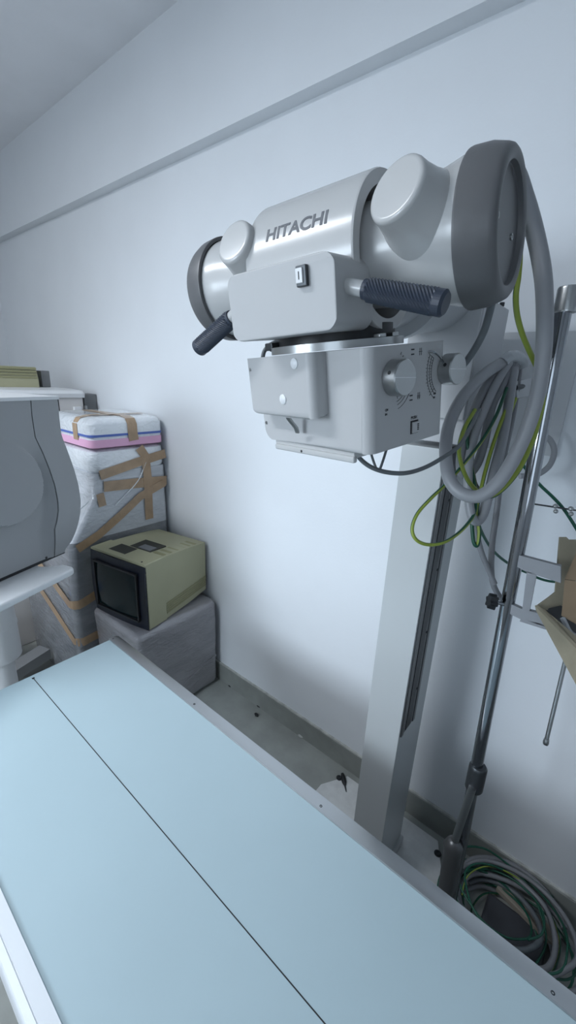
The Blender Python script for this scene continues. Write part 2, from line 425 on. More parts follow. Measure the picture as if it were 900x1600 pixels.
for yy, zz in ((-.040, .006), (.034, -.006)):
    b = NB(); lathe(b, (.2435, yy, zz), (1, 0, 0), [(0, .004), (.002, .004), (.002, .0022), (.0012, .0022), (.0012, 0)], 12)
    Hd('cap_screw', b, M['steel'], hs)
b = NB(); lathe(b, (-.2165, 0, 0), (-1, 0, 0), capp, 64); Hd('end_cap', b, M['cap'], hs)
# round sleeve the tube is clamped in, with the maker's name
def sleeve_bm():
    t = bmesh.new()
    prof = [(-.092, .083), (-.092, .099), (-.090, .1005), (.089, .1005), (.092, .099), (.092, .083), (-.092, .083)]
    lathe(t, (0, 0, 0), (1, 0, 0), prof, 72)
    return t
sl = Hd('tube_sleeve', sleeve_bm(), M['paint'], None, 30)
t = text_bm('HITACHI', .0262, .0006)
xs = [v.co.x for v in t.verts]; x0, x1 = min(xs), max(xs)
for v in t.verts:
    u = (v.co.x - x0) / (x1 - x0) * .104 - .052
    a = math.radians(19.5) + v.co.y * .92 / .1005
    r = .1006 + (v.co.z + .0003) * .8
    v.co = Vector((u, -r * math.cos(a), r * math.sin(a)))
Hd('maker_name', t, M['logo'], sl)
# front cover with the switch
b = NB(); bevel_box(b, (-.0866, -.150, -.0968), (.0958, -.055, -.0085), [('y', .019, 6, lambda m: True), ('xz', .003, 2, lambda m: m.y < -.14)])
fc = Hd('front_cover', b, M['paint_mat'])
b = NB(); box(b, (.0415, -.156, -.0425), (.0575, -.149, -.0185), .0015); sw = Hd('switch', b, M['darkmetal'], fc)
b = NB(); box(b, (.0425, -.158, -.0385), (.0530, -.155, -.0215), .001); Hd('switch_button', b, M['offwhite'], sw)
b = NB(); box(b, (.0472, -.1584, -.0345), (.0484, -.1578, -.0255)); Hd('switch_mark', b, M['ink'], sw)
# handles
def handle(p, q):
    p, q = Vector(p), Vector(q); d = (q - p).normalized(); L = (q - p).length
    t = bmesh.new(); lathe(t, p, d, [(-.03, 0), (-.03, .0095), (.03, .0095), (.03, 0)], 24)
    h = Hd('handle', t, M['steel'] if False else M['paint'])
    g = bmesh.new()
    x, y = frame_of(d); nx, na = 46, 34
    rings = []
    for i in range(nx + 1):
        u = i / nx; s = .018 + u * (L - .018)
        r0 = .0132 + .0012 * u
        if u < .05: r0 -= .0015
        ring = []
        for k in range(na):
            r = r0
            if .05 < u < .9: r += .0007 if (i + k) % 2 else -.0006
            a = 2 * PI * k / na
            ring.append(g.verts.new(p + d * s + (x * math.cos(a) + y * math.sin(a)) * r))
        rings.append(ring)
    for i, rr_ in ((0, .008), (nx, .0085)):
        pass
    e = [g.verts.new(p + d * (L + .003) + (x * math.cos(2 * PI * k / na) + y * math.sin(2 * PI * k / na)) * .0115) for k in range(na)]
    rings.append(e)
    for A, B in zip(rings, rings[1:]):
        for k in range(na): g.faces.new((A[k], A[(k + 1) % na], B[(k + 1) % na], B[k]))
    g.faces.new(rings[-1]); g.faces.new(list(reversed(rings[0])))
    gp = Hd('rubber_grip', g, M['grip'], h, 0)
    return h
handle((.102, -.121, -.049), (.2165, -.124, -.0825))
handle((-.096, -.121, -.052), (-.203, -.118, -.096))
# collimator mount
b = NB(); lathe(b, (0, 0, 0), (0, 0, 1), [(-.1195, 0), (-.1195, .108), (-.1085, .108), (-.1085, .09), (-.0995, .088), (-.0995, 0)], 64)
rg = Hd('mounting_ring', b, M['steel'], None, 40, CM)
b = NB(); rod(b, (-.112, -.045, -.107), (-.060, -.06, -.104), .0055, seg=14); lathe(b, (-.122, -.043, -.107), (1, -.1, 0), [(0, 0), (0, .0065), (.012, .0065), (.012, 0)], 12)
box(b, (-.080, -.088, -.112), (-.06, -.05, -.100), .002); Hd('locking_screw', b, M['darkmetal'], rg, 40, CM)
b = NB(); lathe(b, (0, 0, 0), (0, 0, 1), [(-.1085, .0), (-.1085, .094), (-.088, .094), (-.088, 0)], 48); Hd('mounting_neck', b, M['dark'], rg, 40, CM)
b = NB(); box(b, (.088, -.015, -.1085), (.104, .0, -.103), .001); Hd('ring_clip', b, M['steel'], rg, 40, CM)
b = NB(); box(b, (.092, .012, -.1085), (.106, .026, -.1025), .001); Hd('ring_clip', b, M['steel'], rg, 40, CM)
# collimator
XL, XR, YF, YB, ZTP, ZBT = -.1146, .1394, -.0804, .1040, -.1208, -.2649
b = NB(); bevel_box(b, (XL, YF, ZBT), (XR, YB, ZTP), [('z', .017, 6, lambda m: m.x > 0), ('y', .024, 6, lambda m: m.z < -.2), ('x', .008, 4, lambda m: m.z < -.2)])
cb = Hd('collimator', b, M['paint_mat'], None, 40, CM)
b = NB(); bevel_box(b, (-.103, -.110, -.214), (.058, YF + .004, -.1208), [('z', .013, 6, lambda m: m.x > 0 and m.y < -.1), ('xy', .010, 5, lambda m: m.z < -.2)])
ccov = Hd('lamp_cover', b, M['paint_mat'], cb, 40, CM)
for cx, cz in ((.022, -.1335), (-.013, -.186)):
    b = NB(); lathe(b, (cx, -.110, cz), (0, -1, 0), [(0, .008), (.0015, .0078), (.003, .005), (.0033, 0)], 20); Hd('plug', b, M['offwhite'], cb, 40, CM)
for cx, cy, cz in ((-.098, -.1095, -.139), (-.108, YF, -.234)):
    b = NB(); lathe(b, (cx, cy, cz), (0, -1, 0), [(0, .003), (.001, .003), (.0012, 0)], 12); Hd('screw', b, M['steel'], cb, 40, CM)
b = NB(); prism(b, [(-.112, -.214), (-.108, -.2155), (-.095, -.232), (-.0925, -.2405), (-.0945, -.2425), (-.097, -.234), (-.110, -.218)], 'x', -.0085, .0005)
Hd('latch_spring', b, M['steel'], cb, 40, CM)
b = NB(); box(b, (-.092, YF + .004, -.276), (.105, YB - .01, -.264), .003); box(b, (-.088, YF - .001, -.281), (.108, YF + .008, -.271), .003, 3); fl = Hd('accessory_rail', b, M['paint'], cb, 40, CM)
b = NB(); lathe(b, (-.012, YF - .001, -.276), (0, -1, 0), [(0, .0022), (.001, .002), (.001, 0)], 10); Hd('rail_screw', b, M['ink'], fl, 40, CM)
# knobs on the operating face
def knob(y, z, r, L, name):
    t = bmesh.new(); n = 44
    x, yv = frame_of(Vector((1, 0, 0)))
    rings = []
    for s, rr_ in ((0, r * .93), (.0015, r), (L - .0015, r), (L, r - .0015)):
        ring = []
        for k in range(n):
            a = 2 * PI * k / n; rad = rr_
            if k % 2: rad -= .0
            ring.append(t.verts.new(Vector((XR + s, y, z)) + (x * math.cos(a) + yv * math.sin(a)) * rad))
        rings.append(ring)
    for A, B in zip(rings, rings[1:]):
        for k in range(n): t.faces.new((A[k], A[(k + 1) % n], B[(k + 1) % n], B[k]))
    t.faces.new(rings[-1]); t.faces.new(list(reversed(rings[0])))
    o = Hd('knob', t, M['steel'], cb, 40, CM)
    t = bmesh.new(); strip(t, (XR + L, y - r * .95, z + r * .1), (XR + L, y + r * .96, z - r * .08), .0009, (1, 0, 0), .0002); Hd('pointer_line', t, M['offwhite'], o, 40, CM)
    t = bmesh.new(); d = Vector((0, -.93, .36)); lathe(t, Vector((XR + L * .55, y, z)) + d * (r - .0002), d, [(0, .0028), (.0004, .0028), (.0004, 0)], 12); Hd('grub_screw', t, M['ink'], o, 40, CM)
    return o
knob(-.0305, -.1635, .0245, .022, 'knob')
knob(.1010, -.1640, .0235, .022, 'knob')
b = NB(); tube(b, [(XR + .001, .052, -.1345), (XR + .008, .056, -.136), (XR + .010, .066, -.142), (XR + .010, .078, -.152)], .0016, 6, 8); Hd('wire_lever', b, M['chrome'], cb, 40, CM)
# printed scales
FX = XR + .0001
def arcp(cy, cz, r, a0, a1, n=14): return [(FX, cy + r * math.cos(math.radians(a0 + (a1 - a0) * k / n)), cz + r * math.sin(math.radians(a0 + (a1 - a0) * k / n))) for k in range(n + 1)]
b = NB()
for r in (.035, .040, .046):
    polystrip(b, arcp(-.0305, -.1635, r, -75, -25), .0006, (1, 0, 0))
    polystrip(b, arcp(.1010, -.1640, r + .004, 150, 232), .0006, (1, 0, 0))
for r, a0, a1, n in ((.0275, 20, -70, 16), (.034, 60, 20, 4)):
    for k in range(n + 1):
        a = math.radians(a0 + (a1 - a0) * k / n); c, s = math.cos(a), math.sin(a); l = .004 if k % 4 == 0 else .0025
        strip(b, (FX, -.0305 + r * c, -.1635 + r * s), (FX, -.0305 + (r + l) * c, -.1635 + (r + l) * s), .0006, (1, 0, 0))
for r in (.039, .044, .050):
    for k in range(13):
        a = math.radians(150 + 70 * k / 12); c, s = math.cos(a), math.sin(a); l = .004 if k % 4 == 0 else .0025
        strip(b, (FX, .1010 + r * c, -.1640 + r * s), (FX, .1010 + (r + l) * c, -.1640 + (r + l) * s), .0006, (1, 0, 0))
for cy, cz in ((.0145, -.1325), (.0125, -.1965)):
    strip(b, (FX, cy - .0035, cz + .0035), (FX, cy + .0035, cz + .0035), .0018, (1, 0, 0)); strip(b, (FX, cy - .0035, cz - .003), (FX, cy + .0035, cz - .003), .0018, (1, 0, 0))
for cy, cz in ((.0335, -.1330), (.0315, -.1955)):
    strip(b, (FX, cy - .002, cz - .005), (FX, cy - .002, cz + .005), .0008, (1, 0, 0)); strip(b, (FX, cy + .002, cz - .005), (FX, cy + .002, cz + .005), .0008, (1, 0, 0))
    strip(b, (FX, cy - .004, cz), (FX, cy + .004, cz), .0007, (1, 0, 0))
    if cz < -.15: strip(b, (FX, cy - .004, cz - .0022), (FX, cy + .004, cz - .0022), .0006, (1, 0, 0))
Hd('printed_scales', b, M['ink'], cb, 40, CM)
def face_text(body, size, y, z, name):
    t = text_bm(body, size, .0001)
    bmesh.ops.transform(t, matrix=basis((FX, y, z), (0, 1, 0), (0, 0, 1)), verts=t.verts)
    Hd(name, t, M['ink'], cb, 40, CM)
face_text('PUSH', .0062, .0135, -.2285, 'push_lettering')
face_text('CM', .0045, -.0475, -.2075, 'scale_lettering'); face_text('IN', .0045, -.0475, -.2135, 'scale_lettering')
face_text('CM', .0045, .0700, -.1990, 'scale_lettering'); face_text('IN', .0045, .0700, -.2050, 'scale_lettering')
b = NB(); box(b, (XR - .002, .0125, -.2510), (XR + .0008, .0310, -.2310)); pb = Hd('push_button', b, M['ink'], cb, 40, CM)
b = NB(); box(b, (XR, .0150, -.2500), (XR + .0035, .0310, -.2330), .0008); Hd('button_cap', b, M['paint_mat'], pb, 40, CM)
b = NB()
for k in range(4): box(b, (XR + .0034, .0250, -.2460 + k * .0027), (XR + .0039, .0290, -.2445 + k * .0027))
Hd('button_mark', b, M['ink'], pb, 40, CM)
# ================================================================== helpers for points in the room
def ray(u, v): return RIGHT * ((u - 450) / F_PX) + DOWN * ((v - 800) / F_PX) + FWD
def on_x(u, v, x): r = ray(u, v); return CAM + r * (x / r.x)
def on_y(u, v, y): r = ray(u, v); return CAM + r * (y / r.y)
def on_z(u, v, z): r = ray(u, v); return CAM + r * ((z - CAM.z) / r.z)
def on_pl(u, v, p, n): r = ray(u, v); n = Vector(n); return CAM + r * ((Vector(p) - CAM).dot(n) / r.dot(n))
def loft(bm, levels, seg=5):
    """stack of rounded rectangles: (z, x0, x1, y0, y1, radius)"""
    rings = []
    for z, x0, x1, y0, y1, r in levels:
        ring = []
        for cx, cy, a in ((x1 - r, y1 - r, 0), (x0 + r, y1 - r, 90), (x0 + r, y0 + r, 180), (x1 - r, y0 + r, 270)):
            for k in range(seg + 1):
                t = math.radians(a + 90 * k / seg); ring.append(bm.verts.new((cx + r * math.cos(t), cy + r * math.sin(t), z)))
        rings.append(ring)
    n = len(rings[0])
    for A, B in zip(rings, rings[1:]):
        for k in range(n): bm.faces.new((A[k], A[(k + 1) % n], B[(k + 1) % n], B[k]))
    bm.faces.new(rings[-1]); bm.faces.new(list(reversed(rings[0])))
    return bm
def tape(bm, pts, w, th=.0015):
    """ribbon through pts = [(point, normal)]"""
    P = [Vector(p) for p, n in pts]; N = [Vector(n).normalized() for p, n in pts]
    lo, hi = [], []
    for i, p in enumerate(P):
        d = (P[min(i + 1, len(P) - 1)] - P[max(i - 1, 0)]).normalized()
        s = N[i].cross(d).normalized() * (w / 2)
        hi.append((bm.verts.new(p - s + N[i] * th), bm.verts.new(p + s + N[i] * th))); lo.append((bm.verts.new(p - s), bm.verts.new(p + s)))
    for i in range(len(P) - 1):
        bm.faces.new((hi[i][0], hi[i + 1][0], hi[i + 1][1], hi[i][1])); bm.faces.new((lo[i][0], lo[i][1], lo[i + 1][1], lo[i + 1][0]))
        bm.faces.new((hi[i][0], lo[i][0], lo[i + 1][0], hi[i + 1][0])); bm.faces.new((hi[i][1], hi[i + 1][1], lo[i + 1][1], lo[i][1]))
    bm.faces.new((hi[0][0], hi[0][1], lo[0][1], lo[0][0])); bm.faces.new((hi[-1][0], lo[-1][0], lo[-1][1], hi[-1][1]))
def panel(bm, quad, th):
    """board of thickness th between four points"""
    q = [Vector(p) for p in quad]; n = (q[1] - q[0]).cross(q[-1] - q[0]).normalized() * th
    A = [bm.verts.new(p) for p in q]; B = [bm.verts.new(p + n) for p in q]; k = len(q)
    bm.faces.new(A); bm.faces.new(list(reversed(B)))
    for i in range(k): bm.faces.new((A[i], B[i], B[(i + 1) % k], A[(i + 1) % k]))
def W_(root):
    """adder for parts given in world coordinates under a thing"""
    def add(name, bm, m, parent=None, smooth=40):
        p = parent or root
        o = obj(name, bm, m, p, smooth); o.matrix_parent_inverse = world_of(p).inverted()
        return o
    return add
PX, MX, PY_, MY, UP = (1, 0, 0), (-1, 0, 0), (0, 1, 0), (0, -1, 0), (0, 0, 1)

# ================================================================== WRAPPED PACKAGES BY THE WALL
def rumple(o, amp, sc, keep=None):
    for v in o.data.vertices:
        n = noise.noise_vector(v.co * sc)
        v.co += n * amp
def dense(bm, cuts):
    bmesh.ops.subdivide_edges(bm, edges=[e for e in bm.edges if e.calc_length() > .12], cuts=cuts, use_grid_fill=True)
# low grey one that carries the monitor
b = NB(); box(b, (-2.035, .865, .004), (-1.60, 1.378, .562), .035, 4)
lw = thing('wrapped_package', 'low package in grey stretch film on the floor, carrying the old monitor', 'package', (-1.82, 1.12, 0)); add = W_(lw)
bmesh.ops.subdivide_edges(b, edges=[e for e in b.edges if e.calc_length() > .2], cuts=9, use_grid_fill=True)
for v in b.verts:
    n = noise.noise_vector(v.co * 9) * .007 + noise.noise_vector(v.co * Vector((30, 30, 12))) * .003
    if v.co.z < .02 or v.co.z > .55: n.z = min(n.z, 0)
    n.y = min(n.y, 0.004); v.co += n
    v.co.z = max(v.co.z, .002)
add('film_wrapped_carton', b, M['wrap_grey'])
b = NB(); tape(b, [((-1.598, .92, .06), PX), ((-1.597, 1.1, .13), PX), ((-1.598, 1.36, .2), PX)], .012); add('film_fold', b, M['wrap_grey'])
# tall one behind
tl = thing('wrapped_package', 'tall film-wrapped package with brown tape bands standing in the corner', 'package', (-2.4, 1.1, 0)); add = W_(tl)
TB = [(.002, -2.76, -2.05, .775, 1.383, .035), (.55, -2.76, -2.05, .778, 1.383, .035), (.93, -2.74, -2.05, .80, 1.383, .035), (1.05, -2.70, -2.052, .88, 1.383, .035),
      (1.14, -2.68, -2.055, .94, 1.383, .035), (1.27, -2.67, -2.055, .95, 1.383, .035)]
b = NB(); loft(b, TB[:3]); add('lower_carton', b, M['wrap_shaded'])
b = NB(); loft(b, TB[2:]); add('upper_carton', b, M['wrap_white'])
b = NB(); tube(b, [on_x(103, 852, -2.043), on_x(110, 825, -2.044), on_x(122, 800, -2.046), on_x(138, 784, -2.047)], .004, 6, 6); add('film_fold', b, M['foam'])
b = NB(); tube(b, [on_x(180, 790, -2.0465), on_x(215, 752, -2.0465), on_x(228, 722, -2.0465)], .003, 6, 6); add('film_fold', b, M['foam'])
b = NB(); loft(b, [(1.268, -2.66, -2.062, .965, 1.378, .05), (1.285, -2.67, -2.052, .95, 1.383, .05), (1.34, -2.67, -2.05, .945, 1.383, .05), (1.378, -2.66, -2.058, .955, 1.381, .05), (1.395, -2.63, -2.085, .98, 1.36, .05)])
add('foam_cover', b, M['foam'])
xf = -2.0475
def xt(*pts, w=.045, dx=0.0): 
    bb = NB(); tape(bb, [((xf + dx, y, z), PX) for y, z in pts], w); add('packing_tape', bb, M['tape'])
xt((1.378, 1.335), (1.2, 1.305), (1.05, 1.275), (.985, 1.262), w=.05, dx=.001)
xt((1.378, 1.175), (1.18, 1.19), (1.0, 1.20), w=.055)
xt((1.215, 1.385), (1.25, 1.33), (1.255, 1.2), (1.25, 1.02), (1.25, .965), w=.05, dx=.002)
xt((1.36, 1.165), (1.2, 1.11), (1.08, 1.03), (.95, .95), (.83, .90), w=.045, dx=.0035)
xt((1.0, 1.135), (.96, 1.13), w=.07)
def corner_tape(z, zl, zr, w=.05):
    bb = NB()
    tape(bb, [((-2.74, .7735, zl), MY), ((-2.4, .7735, (zl + z) / 2), MY), ((-2.09, .7735, z), MY), ((-2.064, .784, z), (.5, -.85, 0)), ((-2.0495, .806, z), (.95, -.3, 0)), ((xf, .83, z + .005), PX), ((xf, 1.1, (z + zr) / 2 + .01), PX), ((xf, 1.37, zr), PX)], w)
    add('packing_tape', bb, M['tape'])
corner_tape(.585, .80, .74); corner_tape(.355, .62, .40)
# small one on top
sp = thing('wrapped_package', 'flat foam package with pink and blue stripes on the tall wrapped one', 'package', (-2.35, 1.17, 1.395)); add = W_(sp)
x0, x1, y0, y1 = -2.58, -2.052, .955, 1.374
b = NB(); loft(b, [(1.397, x0 + .02, x1 - .01, y0 + .01, y1 - .004, .03), (1.402, x0, x1, y0, y1, .03), (1.440, x0, x1, y0, y1, .03)]); add('foam_layer', b, M['pink'])
b = NB(); loft(b, [(1.440, x0 + .004, x1 - .004, y0 + .004, y1, .03), (1.454, x0 + .004, x1 - .004, y0 + .004, y1, .03)]); add('film_layer', b, M['foam'])
b = NB(); loft(b, [(1.454, x0, x1 + .001, y0 - .001, y1, .03), (1.466, x0, x1 + .001, y0 - .001, y1, .03)]); add('printed_stripe', b, M['bluestripe'])
b = NB(); loft(b, [(1.466, x0, x1, y0, y1, .035), (1.515, x0, x1 - .002, y0, y1, .035), (1.538, x0 + .02, x1 - .02, y0 + .02, y1 - .006, .035), (1.548, x0 + .06, x1 - .06, y0 + .06, y1 - .03, .035)]); add('film_wrapped_foam', b, M['foam'])
b = NB(); tape(b, [((x1 + .0025, 1.19, 1.425), PX), ((x1 + .0025, 1.185, 1.47), PX), ((x1 + .002, 1.185, 1.512), PX), ((x1 - .018, 1.185, 1.5395), (.7, 0, .7)), ((x1 - .065, 1.185, 1.5500), UP), ((-2.5, 1.16, 1.5500), UP)], .055); add('packing_tape', b, M['tape'])
b = NB(); tape(b, [((-2.2, .957 + .08, 1.551), UP), ((-2.2, 1.33, 1.551), UP)], .045); add('packing_tape', b, M['tape'])
b = NB(); tape(b, [((-2.2, .9535, 1.43), MY), ((-2.2, .9535, 1.51), MY), ((-2.2, .975, 1.5405), (0, -.7, .7)), ((-2.2, 1.03, 1.551), UP)], .05); add('packing_tape', b, M['tape'])

# ================================================================== OLD MONITOR
cr = thing('crt_monitor', 'old olive-beige tube monitor with dark screen on the low grey package', 'monitor', (-1.7985, .897, .563), math.radians(10.3))
HWD, HH = .195, .355
def C(name, bm, m, parent=None, smooth=35): return obj(name, bm, m, parent or cr, smooth)
b = NB()                                                   # front hood and tapered rear in one shell
prism(b, [(-HWD, .004), (HWD, .004), (HWD, HH - .004), (HWD - .004, HH), (-HWD + .004, HH), (-HWD, HH - .004)], 'y', .012, .130)
hd = C('front_hood', b, M['olive'])
b = NB(); box(b, (-HWD + .005, .129, .006), (HWD - .005, .134, HH - .006)); C('seam', b, M['hole'], hd)
b = NB()
secs = [(.133, .188, .002, .348), (.30, .186, .012, .338), (.452, .182, .030, .322)]
rg_ = []
for y, w_, z0_, z1_ in secs:
    rg_.append([b.verts.new(p) for p in ((-w_, y, z0_), (w_, y, z0_), (w_, y, z1_), (-w_, y, z1_))])
for A, B in zip(rg_, rg_[1:]):
    for k in range(4): b.faces.new((A[k], A[(k + 1) % 4], B[(k + 1) % 4], B[k]))
b.faces.new(rg_[0]); b.faces.new(rg_[-1])
rs = C('rear_housing', b, M['olive'])
for k in range(5):                                          # vent ribs low on the side, slots on top
    bb = NB(); z0 = .030 + .013 * k
    panel(bb, [(.1885, .14, z0), (.1835, .450, z0 + .028), (.1835, .450, z0 + .0365), (.1885, .14, z0 + .0085)], .002); C('side_rib', bb, M['olive_dk'], rs)
for k in range(6):
    bb = NB(); y0_ = .15 + .045 * k; zz = .3482 - .079 * (y0_ - .133)
    box(bb, (.10, y0_, zz - .002), (.17, y0_ + .02, zz + .0015)); C('vent_slot', bb, M['olive_dk'], rs)
b = NB(); box(b, (-.10, .045, HH - .003), (.02, .125, HH + .0008)); box(b, (-.06, .14, .335), (.09, .25, .3478)); C('top_recess', b, M['hole'], hd)
b = NB(); bevel_box(b, (-.01, .15, .342), (.075, .20, .351), [('xyz', .003, 2, lambda m: True)]); C('carry_handle', b, M['greyblock'], hd)
b = NB(); lathe(b, (.155, .03, HH), (0, 0, 1), [(0, .005), (.0012, .005), (.0012, 0)], 14); C('screw', b, M['ink'], hd)
def curved_front(bm, w0, w1, z0, z1, bulge, y, th, nx=14, nz=10, hole=None):
    def yy(x, z): return y - bulge * (1 - (x / HWD) ** 2) * 0.9 - bulge * .8 * (1 - ((z - HH / 2) / (HH / 2)) ** 2)
    g = [[bm.verts.new((w0 + (w1 - w0) * i / nx, yy(w0 + (w1 - w0) * i / nx, z0 + (z1 - z0) * j / nz), z0 + (z1 - z0) * j / nz)) for j in range(nz + 1)] for i in range(nx + 1)]
    h = [[bm.verts.new((v.co.x, y + th, v.co.z)) for v in col] for col in g]
    for i in range(nx):
        for j in range(nz):
            bm.faces.new((g[i][j], g[i + 1][j], g[i + 1][j + 1], g[i][j + 1]))
    for i in range(nx):
        for j in (0, nz): bm.faces.new((g[i][j], g[i + 1][j], h[i + 1][j], h[i][j]))
    for j in range(nz):
        for i in (0, nx): bm.faces.new((g[i][j], g[i][j + 1], h[i][j + 1], h[i][j]))
    bm.faces.new([h[0][0], h[nx][0], h[nx][nz], h[0][nz]])
b = NB(); curved_front(b, -HWD, HWD, .0, HH - .012, .012, .012, .004); bz = C('front_bezel', b, M['bezel'])
b = NB(); curved_front(b, -.145, .145, .055, .295, .014, .0095, .004); C('screen_glass', b, M['screen'], bz)
b = NB()
for lo, hi in (((-.153, -.0165, .045), (.153, -.004, .053)), ((-.153, -.0165, .297), (.153, -.004, .305)), ((-.155, -.013, .045), (-.147, -.002, .305)), ((.147, -.013, .045), (.155, -.002, .305))):
    box(b, lo, hi, .001)
C('screen_surround', b, M['dark'], bz)

# ================================================================== GREY ANALYSER ON ITS INSTRUMENT TABLE (left)
MP, MN = Vector((-1.75, .705, 1.3)), Vector((.94, .342, 0))
MS = Vector((-.342, .94, 0))                                   # along the face, to the right
an = thing('analyser', 'tall grey medical analyser with curved seam and round relief on the white instrument table', 'medical device', (-1.9, .4, 1.02)); add = W_(an)
def sz(u, v):
    p = on_pl(u, v, MP, MN); return (p - MP).dot(MS), p.z
sil = [sz(*p) for p in ((90, 624), (93, 655), (96, 680), (103, 707), (109, 730), (114, 755), (116.5, 780), (115.5, 800), (111, 825), (106, 843), (97, 858))]
seam = [sz(*p) for p in ((48, 624), (50, 650), (55, 683), (64, 707), (71, 730), (77.5, 755), (81, 780), (81.5, 795), (79, 812), (75.5, 825), (78, 842), (80, 860))]
def interp(tab, z):
    if z >= tab[0][1]: return tab[0][0]
    for (s0, z0), (s1, z1) in zip(tab, tab[1:]):
        if z1 <= z <= z0: return s0 + (s1 - s0) * (z - z0) / (z1 - z0 - 1e-12)
    return tab[-1][0]
ZB, ZTOP, ZC = 1.045, sil[0][1], sz(55, 683)[1]
cs, cz_ = sz(4, 757); cr_ = ZC - cz_
def bulge(s, z, side):
    if z > ZC: return 0.0
    t = (ZC - z) / (ZC - ZB)
    d = .035 * math.sin(min(t / .72, 1) * PI / 2) if t < .72 else .035 * (1 - ((t - .72) / .28) ** 1.5 * .6)
    if side: return d
    q = math.hypot(s - cs, z - cz_) / cr_
    w = max(0.0, min(1.0, (1.02 - q) / .05)); e = max(0.0, min(1.0, (s - interp(seam, z) + .05) / .05))
    return d * max(w, e * e)
def face_grid(bm, left, right, nz, nx, side, depth):
    G = []
    for j in range(nz + 1):
        z = ZTOP + (ZB - ZTOP) * j / nz
        a, c = left(z), right(z)
        G.append([bm.verts.new(MP + MS * (a + (c - a) * i / nx) + MN * bulge(a + (c - a) * i / nx, z, side) + Vector((0, 0, z - MP.z))) for i in range(nx + 1)])
    for j in range(nz):
        for i in range(nx): bm.faces.new((G[j][i], G[j + 1][i], G[j + 1][i + 1], G[j][i + 1]))
    loop = [r[0] for r in G] + G[-1][1:] + [r[-1] for r in reversed(G[:-1])] + list(reversed(G[0][1:-1]))
    back = []
    for v in loop:
        d = (v.co - MP).dot(MN); back.append(bm.verts.new(v.co - MN * (d + depth)))
    n = len(loop)
    for k in range(n): bm.faces.new((loop[k], loop[(k + 1) % n], back[(k + 1) % n], back[k]))
    bm.faces.new(back)
b = NB(); face_grid(b, lambda z: -.62, lambda z: interp(seam, z) - .002, 120, 110, False, .30); add('front_panel', b, M['machine'], None, 25)
b = NB(); face_grid(b, lambda z: interp(seam, z) + .002, lambda z: interp(sil, z), 60, 8, True, .30); sdp = add('side_panel', b, M['machine'], None, 25)
b = NB(); face_grid(b, lambda z: interp(seam, z) - .003, lambda z: interp(seam, z) + .003, 60, 1, True, .30)
for v in b.verts: v.co -= MN * .006
add('seam_gasket', b, M['ink'])
q0 = MP + MS * -.62 + Vector((0, 0, ZTOP - MP.z)); q1 = MP + MS * (sil[0][0] + .004) + Vector((0, 0, ZTOP - MP.z))
b = NB(); panel(b, [q0 + MN * .004, q1 + MN * .004, q1 - MN * .30, q0 - MN * .30], .012); add('top_cover', b, M['offwhite'])
b = NB(); s_, z_ = sz(65, 865); lathe(b, MP + MS * s_ + MN * .022 + Vector((0, 0, ZB + .015 - MP.z)), MN, [(0, .005), (.001, .005), (.001, 0)], 12); add('screw', b, M['ink'])
b = NB(); panel(b, [MP + MS * -.60 + MN * -.01 + Vector((0, 0, ZB - MP.z)), MP + MS * -.05 + MN * -.01 + Vector((0, 0, ZB - MP.z)), MP + MS * -.05 + MN * -.28 + Vector((0, 0, ZB - MP.z)), MP + MS * -.60 + MN * -.28 + Vector((0, 0, ZB - MP.z))], -.017)
add('base_plinth', b, M['dark'])
it = thing('instrument_table', 'white rounded instrument table top on a round pedestal under the grey analyser', 'table', (-1.9, .4, 0)); add = W_(it)
ZTR = 1.028
c1 = on_z(120, 886, ZTR)
def rp(p, s, n): return (p.x + MS.x * s + MN.x * n, p.y + MS.y * s + MN.y * n)
out = []
for k in range(7):
    a = math.radians(90 - 90 * k / 6); out.append(rp(c1, -.03 + .03 * math.cos(a) , -.03 + .03 * math.sin(a)))
out += [rp(c1, 0, -.07), rp(c1, -.03, -.09), rp(c1, -.05, -.13), rp(c1, -.05, -.42), rp(c1, -.70, -.42), rp(c1, -.70, 0)]
b = NB(); prism(b, out, 'z', ZTR - .028, ZTR)
bmesh.ops.bevel(b, geom=[e for e in b.edges if abs(e.verts[0].co.z - e.verts[1].co.z) < .001], offset=.009, segments=4, profile=.5, affect='EDGES')
add('table_top', b, M['offwhite'])
pc = on_z(-8, 940, .80); pc = Vector((-1.93, .40, 0))
b = NB(); lathe(b, (pc.x, pc.y, 0), UP, [(.06, 0), (.06, .05), (.55, .05), (.55, .085), (.70, .085), (.705, .088), (.712, .088), (.717, .085), (ZTR - .028, .082), (ZTR - .028, 0)], 40); add('pedestal', b, M['offwhite'])
fa = on_z(72, 1025, .07); fb = on_z(15, 1062, .07)
b = NB(); dd = (fa - fb); dd.z = 0; dd.normalize(); ss = Vector((-dd.y, dd.x, 0)) * .045
panel(b, [fa + ss, fa - ss, fb - dd * .3 - ss, fb - dd * .3 + ss], -.065); add('foot', b, M['greyblock'])
b = NB(); panel(b, [Vector((pc.x - .25, pc.y - .05, .01)), Vector((pc.x + .25, pc.y - .05, .01)), Vector((pc.x + .25, pc.y + .05, .01)), Vector((pc.x - .25, pc.y + .05, .01))], .06); add('foot', b, M['greyblock'])
# blue container at the frame's edge
bc = on_z(-12, 1030, .12)
bk = thing('bucket', 'blue plastic bucket on the floor under the instrument table', 'bucket', (bc.x, bc.y, 0)); add = W_(bk)
b = NB(); lathe(b, (bc.x, bc.y, 0), UP, [(.002, 0), (.002, .085), (.30, .105), (.30, .100), (.012, .08), (.012, 0)], 32); add('body', b, M['offwhite'])
b = NB(); lathe(b, (bc.x, bc.y, 0), UP, [(.30, .1), (.30, .115), (.335, .112), (.345, .10), (.345, 0)], 32); add('lid', b, M['blue'])

